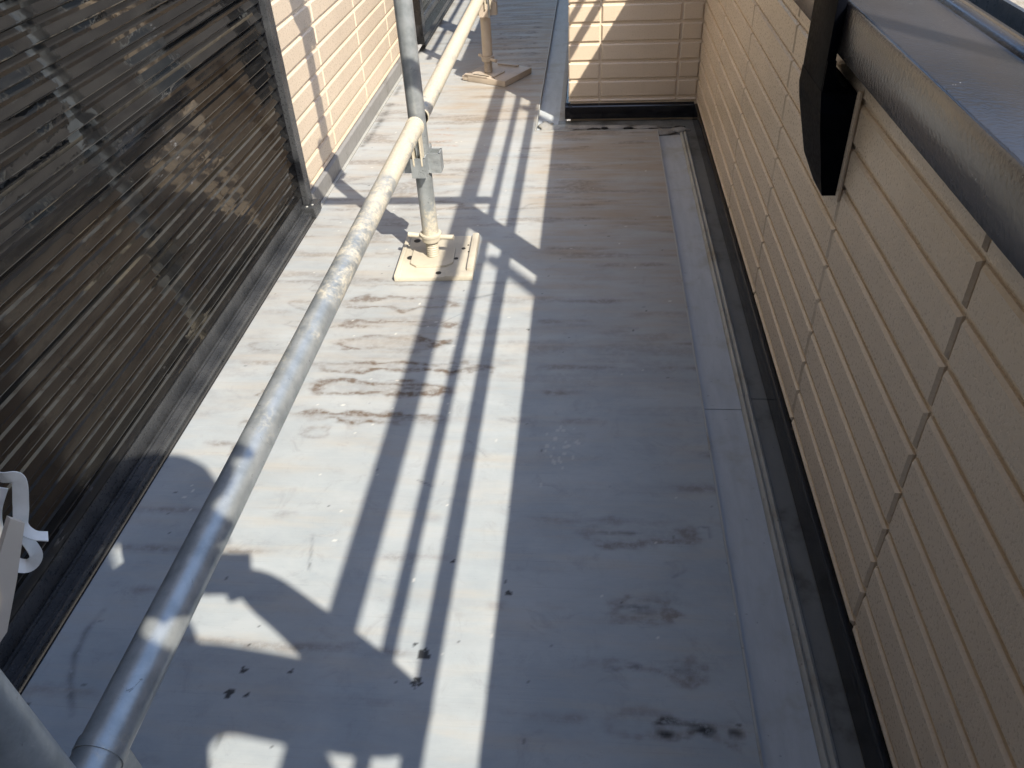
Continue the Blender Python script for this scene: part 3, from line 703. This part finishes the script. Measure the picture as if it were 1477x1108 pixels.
pad(-.4305, .275, 0, 'grey base pad under the weathered post by the strap', 'post_near')
wp = thing('wood_pad', 'tan-splashed timber pad set askew under the farther jack base', 'wooden pad', (-.425, 3.675, 0), None, R(-28))
MB().box((-.085, -.115, .0008), (.115, .105, .0265), .0025).obj('board', 'tan', wp, auto=40)
MB().box((-.118, -.112, .002), (-.070, .100, .0225), .003).obj('steel_clip', 'tan', wp, auto=40)
MB().prism([(-.10, -.1165), (.02, -.1165), (.026, -.110), (.02, -.098), (-.10, -.102)], .0275, .0325, 'Z').obj('clip_arm', 'tan', wp)
MB().prism([(-.05, .075), (.05, .085), (.056, .092), (.045, .099), (-.05, .09)], .0275, .0325, 'Z').obj('clip_arm', 'tan', wp)
# outer scaffold whose members throw shadow across the deck
for (x, y, lb) in ((1.22, .062, 'galvanised scaffold post rising outside the parapet opposite the strap'), (1.22, 1.335, 'galvanised scaffold post rising outside the parapet by the handrail bracket')):
    post(lb, x, y, GZ, 2.4, [-.7, .30, 1.25, 1.8], 'post_near', 'post_near')
tag(MB().tube((-.47, 1.383, 1.239), (.45, 1.383, 1.239), RP, 24, inner=RP - .0024).obj('cross_tube', 'post_near', auto=40), 'scaffold tube laid across the top of the black handrail', 'scaffold tube')

# ------------------------------------------------------------------ strap and plate on the near post
st = thing('plastic_strap', 'curled white plastic strap hanging beside the weathered scaffold post', 'plastic strap', (-.40, .33, .70))
def spline(P, n=8):
    P = [Vector(p) for p in P]; out = []
    for i in range(len(P) - 1):
        p0 = P[max(i - 1, 0)]; p1 = P[i]; p2 = P[i + 1]; p3 = P[min(i + 2, len(P) - 1)]
        for k in range(n):
            t = k / n
            out.append(0.5 * ((2 * p1) + (p2 - p0) * t + (2 * p0 - 5 * p1 + 4 * p2 - p3) * t * t + (3 * p1 - p0 - 3 * p2 + p3) * t ** 3))
    out.append(P[-1]); return out
OUTS = []

# ------------------------------------------------------------------ photographer (only the shadow falls into view)
def person():
    root = thing('person', 'person in work jacket and helmet leaning forward to photograph the deck', 'person', (.10, -.42, 0))
    J = {'pelvis': ((.0, -.42, .80), .125), 'waist': ((-.01, -.38, .95), .120), 'chest': ((-.01, -.31, 1.10), .135), 'neck': ((.02, -.19, 1.215), .055), 'head0': ((.045, -.125, 1.285), .075), 'head1': ((.035, -.11, 1.36), .085),
         'rs': ((.125, -.28, 1.155), .062), 're': ((.300, -.092, .860), .058), 'rw': ((.125, -.032, 1.042), .036), 'rh': ((.085, -.022, 1.075), .034),
         'ls': ((-.165, -.27, 1.150), .062), 'le': ((-.20, -.12, .97), .046), 'lw': ((-.105, -.035, 1.075), .031), 'lh': ((-.075, -.025, 1.085), .034),
         'rhip': ((.09, -.43, .76), .088), 'rk': ((.10, -.37, .43), .060), 'ra': ((.10, -.44, .075), .044), 'rt': ((.11, -.29, .038), .036),
         'lhip': ((-.09, -.43, .76), .088), 'lk': ((-.11, -.37, .43), .060), 'la': ((-.11, -.44, .075), .044), 'lt': ((-.12, -.29, .038), .036)}
    E = [('pelvis', 'waist'), ('waist', 'chest'), ('chest', 'neck'), ('neck', 'head0'), ('head0', 'head1'), ('chest', 'rs'), ('rs', 're'), ('re', 'rw'), ('rw', 'rh'), ('chest', 'ls'), ('ls', 'le'), ('le', 'lw'), ('lw', 'lh'),
         ('pelvis', 'rhip'), ('rhip', 'rk'), ('rk', 'ra'), ('ra', 'rt'), ('pelvis', 'lhip'), ('lhip', 'lk'), ('lk', 'la'), ('la', 'lt')]
    # fingers close round the edges of the phone
    for h, sx in (('rh', 1), ('lh', -1)):
        hc = Vector(J[h][0])
        for i in range(4):
            b = hc + Vector((-sx * .006, .008, .016 - .016 * i)); m_ = b + Vector((-sx * .020, .006 - .02, .002)); e = m_ + Vector((-sx * .016, -.010, -.002))
            for nm, p, r in (('b', b, .0095), ('m', m_, .0085), ('e', e, .0075)): J[f'{h}{i}{nm}'] = (tuple(p), r)
            E += [(h, f'{h}{i}b'), (f'{h}{i}b', f'{h}{i}m'), (f'{h}{i}m', f'{h}{i}e')]
        b = hc + Vector((-sx * .004, -.022, .014)); e = b + Vector((-sx * .030, -.012, .016)); J[h + 'tb'] = (tuple(b), .011); J[h + 'te'] = (tuple(e), .009)
        E += [(h, h + 'tb'), (h + 'tb', h + 'te')]
    names = list(J); me = bpy.data.meshes.new('body')
    me.from_pydata([J[n][0] for n in names], [(names.index(a), names.index(b)) for a, b in E], [])
    o = link('body', me, root); o.matrix_parent_inverse = Matrix.Translation(root.location).inverted()
    md = o.modifiers.new('Skin', 'SKIN'); md.use_smooth_shade = True
    for i, n in enumerate(names):
        sv = me.skin_vertices[0].data[i]; sv.radius = (J[n][1], J[n][1]); sv.use_root = (n == 'pelvis')
    ss = o.modifiers.new('Subdivision', 'SUBSURF'); ss.levels = 2; ss.render_levels = 2
    t = NT('work_clothes_and_skin'); sp = t.node('ShaderNodeSeparateXYZ'); t.link(t.node('ShaderNodeNewGeometry').outputs['Position'], sp.inputs[0])
    z = sp.outputs['Z']; y = sp.outputs['Y']
    c = t.mix(t.math('GREATER_THAN', z, .80), (.05, .055, .07), (.09, .11, .16))
    c = t.mix(t.math('GREATER_THAN', z, 1.225), c, (.50, .32, .23)); c = t.mix(t.math('GREATER_THAN', y, -.055), c, (.50, .32, .23)); c = t.mix(t.math('LESS_THAN', z, .085), c, (.02, .02, .02))
    me.materials.append(t.out(c, .75))
    hl = MB(); prof = [(.118, 0), (.121, .012), (.118, .045), (.105, .082), (.078, .112), (.040, .128), (.006, .132)]
    hl.lathe((0, 0, 0), prof, 32)
    hm = hl.obj('helmet', plain('helmet_white', (.75, .75, .74), .25), root, smooth=True); hm.matrix_parent_inverse = Matrix.Translation(root.location).inverted(); hm.location = (.035, -.115, 1.365); hm.rotation_euler = (R(-22), 0, 0)
    bt = MB().prism([(.11 * math.cos(a), .10 + .05 * math.sin(a)) for a in [math.pi * i / 10 for i in range(11)]], .002, .008, 'Z').obj('helmet_peak', 'cream', root)
    bt.matrix_parent_inverse = Matrix.Translation(root.location).inverted(); bt.location = hm.location; bt.rotation_euler = hm.rotation_euler
    for n_, loc, r in (('nose', (.038, -.030, 1.325), (.011, .016, .018)), ('ear', (.122, -.125, 1.33), (.010, .018, .030)), ('ear', (-.052, -.125, 1.33), (.010, .018, .030))):
        mb = MB(); prof = [(max(.001, math.sin(math.pi * i / 8)) * 1, -math.cos(math.pi * i / 8)) for i in range(9)]
        mb.lathe((0, 0, 0), prof, 14); q = mb.obj(n_, plain('skin', (.50, .32, .23), .6), root, smooth=True); q.matrix_parent_inverse = Matrix.Translation(root.location).inverted(); q.location = loc; q.scale = r
    return root
person()
ph = MB().box((-.079, -.0365, -.0040), (.079, .0365, .0040), .0025).obj('smartphone', plain('phone_black', (.02, .02, .022), .25), auto=40)
ph.rotation_euler = cam.rotation_euler
ph.location = cam.matrix_basis @ Vector((.012, -.022, .0075)) if False else (Euler(cam.rotation_euler).to_matrix() @ Vector((.012, -.022, .0085)) + Vector((0, 0, CAM_Z)))
tag(ph, 'black smartphone held up in both hands', 'smartphone')

# strap shapes: real ribbon round the post
a1 = spline([(-.455, .345, .675), (-.430, .352, .715), (-.402, .352, .738), (-.386, .350, .742), (-.379, .352, .738), (-.384, .348, .718), (-.388, .344, .702), (-.386, .346, .690), (-.380, .350, .684)])
a2 = spline([(-.405, .360, .722), (-.412, .352, .705), (-.414, .345, .682), (-.411, .342, .664), (-.404, .345, .657), (-.398, .350, .664), (-.401, .352, .682)])
for pts, w, tw in ((a1, .0048, .9), (a2, .0050, -.7)):
    vd = Vector((-.39, .35, -.38)).normalized(); Wd = []
    for i, p in enumerate(pts):
        t_ = (pts[min(i + 1, len(pts) - 1)] - pts[max(i - 1, 0)]).normalized(); k = i / (len(pts) - 1)
        b_ = t_.cross(vd).normalized(); Wd.append((Matrix.Rotation(tw * math.sin(5 * k), 3, t_) @ b_) * w)
    child(MB().strip(pts, Wd, .0009), 'ribbon', 'strap', st, auto=60)
pl = thing('wedge_plate', 'beige flat steel wedge plate hung at the weathered scaffold post', 'steel plate', (-.39, .31, .69))
def plate_pt(u, z, o): return Vector((-.394, .295, z)) + Vector((.539, .843, 0)) * u + Vector((.843, -.539, 0)) * o
outl = [(.0375, .728), (.043, .7185), (.022, .682), (.0005, .648), (-.012, .640), (-.04, .645), (-.05, .690), (-.01, .698), (.018, .703)]
V = [plate_pt(u, z, 0) for u, z in outl] + [plate_pt(u, z, -.005) for u, z in outl]; n = len(outl)
child(MB().add(V, [tuple(range(n)), tuple(range(n, 2 * n))] + [(i, (i + 1) % n, n + (i + 1) % n, n + i) for i in range(n)]), 'plate', 'plate', pl)

# ------------------------------------------------------------------ render settings
scene.render.engine = 'CYCLES'
scene.cycles.use_denoising = True
scene.cycles.max_bounces = 8
